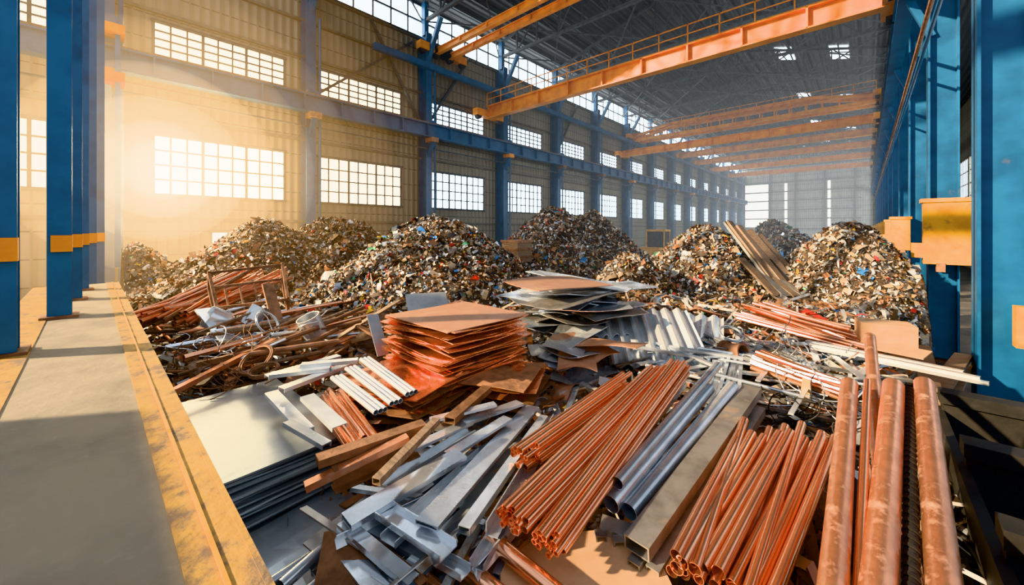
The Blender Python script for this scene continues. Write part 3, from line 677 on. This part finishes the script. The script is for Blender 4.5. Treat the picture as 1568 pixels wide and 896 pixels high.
def offcuts(name,n,mats,dlo,dhi,kinds,Lr,lift=.25,rb=(-1.2,1.3)):
    b=MB(name); c=0
    while c<n:
        d=dlo+(dhi-dlo)*random.random()**1.3; r=d*random.uniform(*rb); p=S(r,d,0)
        if not(-19<p.x<.3 and 1.0<p.y<16): continue
        if p.x<-3.0 and p.x>-7.6 and p.y<2.3: continue
        c+=1; z=hz(p)+random.uniform(.02,lift); p.z=z; L=random.uniform(*Lr)*(1 if d>4 else .7); yaw=random.gauss(TH+.9,.6) if random.random()<.6 else random.uniform(0,6.3)
        t=Vector((math.cos(yaw),math.sin(yaw),random.uniform(-.22,.22)))*L/2; k=random.choice(kinds); m=random.choice(mats)
        a=p-t;e=p+t
        if a.y<.75 or e.y<.75 or a.x>.7 or e.x>.7: continue
        if k=='t': b.tube(a,e,random.uniform(.015,.05),m,9)
        elif k=='b': b.rect(a,e,random.uniform(.04,.13),random.uniform(.01,.04),m,roll=random.uniform(-.5,.5))
        elif k=='c': b.chan(a,e,random.uniform(.07,.13),.045,.008,m,roll=random.choice([0,math.pi,.5]))
        elif k=='l': b.angle(a,e,random.uniform(.04,.08),.008,m,roll=random.uniform(0,6))
        elif k=='s': b.sheet(p,yaw,random.uniform(.2,.6),random.uniform(.15,.45),.008,m,tx=random.gauss(0,.3),ty=random.gauss(0,.3),warp=.05,nx=4,ny=4)
        elif k=='i': b.ibeam(a,e,.1,.12,.012,m,roll=random.uniform(0,3))
    return b.done()
offcuts('steel_offcuts',620,[STEEL,STEEL,STEEL_L,STEEL_D],2.3,13,'tbcls',(.5,1.6))
offcuts('rusty_offcuts',440,[RUSTY,RUSTY,WOOD,BROWN_PLATE],2.3,13,'tbclsi',(.4,1.5))
offcuts('copper_offcuts',320,[COPPER,COPPER_OLD,COPPER_SHEET],2.3,12,'tttbs',(.4,1.5),.22)
offcuts('rusty_offcuts',160,[RUSTY,COPPER_OLD,WOOD,STEEL_D],5,10,'tbbsi',(.4,1.3),.45,(-1.1,-.3))
offcuts('sheet_metal_offcuts',150,[STEEL_L,STEEL,BROWN_PLATE,STEEL_D],5,14,'s',(.4,1.),.3)
b=MB('steel_storage_bin')
for y in (3.0,4.35,5.8,7.4): b.box((.72,y-.06,.2),(3.4,y+.06,2.42),DARK,0); b.box((.7,y-.12,2.3),(3.4,y+.12,2.44),DARK,0)
b.box((.66,1.6,.2),(.74,7.46,2.2),DARK,0); b.box((3.3,1.6,.2),(3.4,7.46,2.42),DARK,0); b.box((.7,1.6,0),(3.4,7.46,.25),DARK,0); b.done(False)
c=S(.25,20,0); b=MB('metal_crate'); z=3.05
for zz in (z,z+.4,z+.8): b.box((c.x-.6,c.y-.6,zz),(c.x+.6,c.y+.6,zz+.12),RUSTY)
b.box((c.x-.55,c.y-.55,z-.2),(c.x+.55,c.y+.55,z+.85),WOOD); b.done(False)
b=MB('wheel_loader'); c=S(17,45,0); x,y=c.x,c.y
b.box((x-1.2,y-2.6,1.3),(x+1.2,y+1.2,2.5),YEL); b.box((x-1.0,y-.6,2.5),(x+1.0,y+1.0,4.3),DARK); b.box((x-1.1,y-.7,4.3),(x+1.1,y+1.1,4.55),YEL)
for sx in (-1,1):
    for sy in (-.7,.9): b.box((x+sx*1.02-.06,y+sy-.06,2.5),(x+sx*1.02+.06,y+sy+.06,4.3),YEL)
    for sy in (-1.8,1.8): b.tube((x+sx*1.0,y+sy,.85),(x+sx*1.6,y+sy,.85),.85,DARK,24,solid=True); b.tube((x+sx*1.58,y+sy,.85),(x+sx*1.63,y+sy,.85),.4,YEL,18,solid=True)
    b.rect((x+sx*.7,y+1.2,2.3),(x+sx*.7,y+3.4,1.0),.2,.3,YEL)
b.box((x-1.2,y+.9,1.0),(x+1.2,y+2.2,1.8),YEL); b.box((x-1.5,y+3.3,.2),(x+1.5,y+3.45,1.5),YEL); b.box((x-1.5,y+3.3,.15),(x+1.5,y+4.3,.25),YEL)
for sx in (-1.5,1.45): b.box((x+sx,y+3.3,.15),(x+sx+.06,y+4.2,1.3),YEL)
b.done(False)

# ------------------------------------------------------------------ emissive volumes standing in for hall haze and sun bloom at the first window
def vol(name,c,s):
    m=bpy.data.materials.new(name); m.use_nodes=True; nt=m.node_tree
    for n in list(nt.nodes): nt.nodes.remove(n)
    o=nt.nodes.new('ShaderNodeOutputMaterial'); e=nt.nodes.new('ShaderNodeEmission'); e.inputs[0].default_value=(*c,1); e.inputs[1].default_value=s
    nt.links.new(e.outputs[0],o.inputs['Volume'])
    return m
b=MB('haze_glow'); b.box((-22.2,12,.05),(.6,114.5,19),vol('hall_haze_glow',(.90,.96,1.),.0026),0); o=b.done(False)  # self-lit box, imitates light scattered along the hall
em=bpy.data.objects.new('sun_bloom',None); em.location=(-22.6,2.0,7.1); scene.collection.objects.link(em)  # nested glowing spheres imitate the bloom around the bright window
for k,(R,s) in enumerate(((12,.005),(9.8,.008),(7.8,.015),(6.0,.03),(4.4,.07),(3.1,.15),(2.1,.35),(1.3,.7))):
    me=bpy.data.meshes.new('bloom_shell'); bm=bmesh.new(); bmesh.ops.create_icosphere(bm,subdivisions=5,radius=R); bm.to_mesh(me); bm.free()
    o=bpy.data.objects.new('bloom_shell_%d'%(k+1),me); o.parent=em; me.materials.append(vol('sun_bloom_%d'%k,(1.,min(.9,.55+.035*k),.17+.05*k),s)); scene.collection.objects.link(o)

# ------------------------------------------------------------------ light
w=bpy.data.worlds.new('World'); scene.world=w; w.use_nodes=True; bg=w.node_tree.nodes['Background']; bg.inputs[0].default_value=(.78,.88,1.,1); bg.inputs[1].default_value=.84
sun=bpy.data.lights.new('sun','SUN'); sun.energy=11.5; sun.color=(1.,.78,.51); sun.angle=.02
so=bpy.data.objects.new('sun',sun); scene.collection.objects.link(so); so.rotation_euler=Vector((-.72,-1.,.5)).to_track_quat('Z','Y').to_euler(); so.location=(-10,-20,15)
cam=bpy.data.cameras.new('camera'); co=bpy.data.objects.new('camera',cam); scene.collection.objects.link(co); co.location=(0,0,CAMZ); co.rotation_euler=(math.pi/2,0,TH)
cam.sensor_width=36; cam.lens=36*590/1568; cam.shift_y=-96/1568; cam.clip_start=.05; cam.clip_end=400; scene.camera=co
scene.view_settings.view_transform='Khronos PBR Neutral'; scene.view_settings.exposure=.15
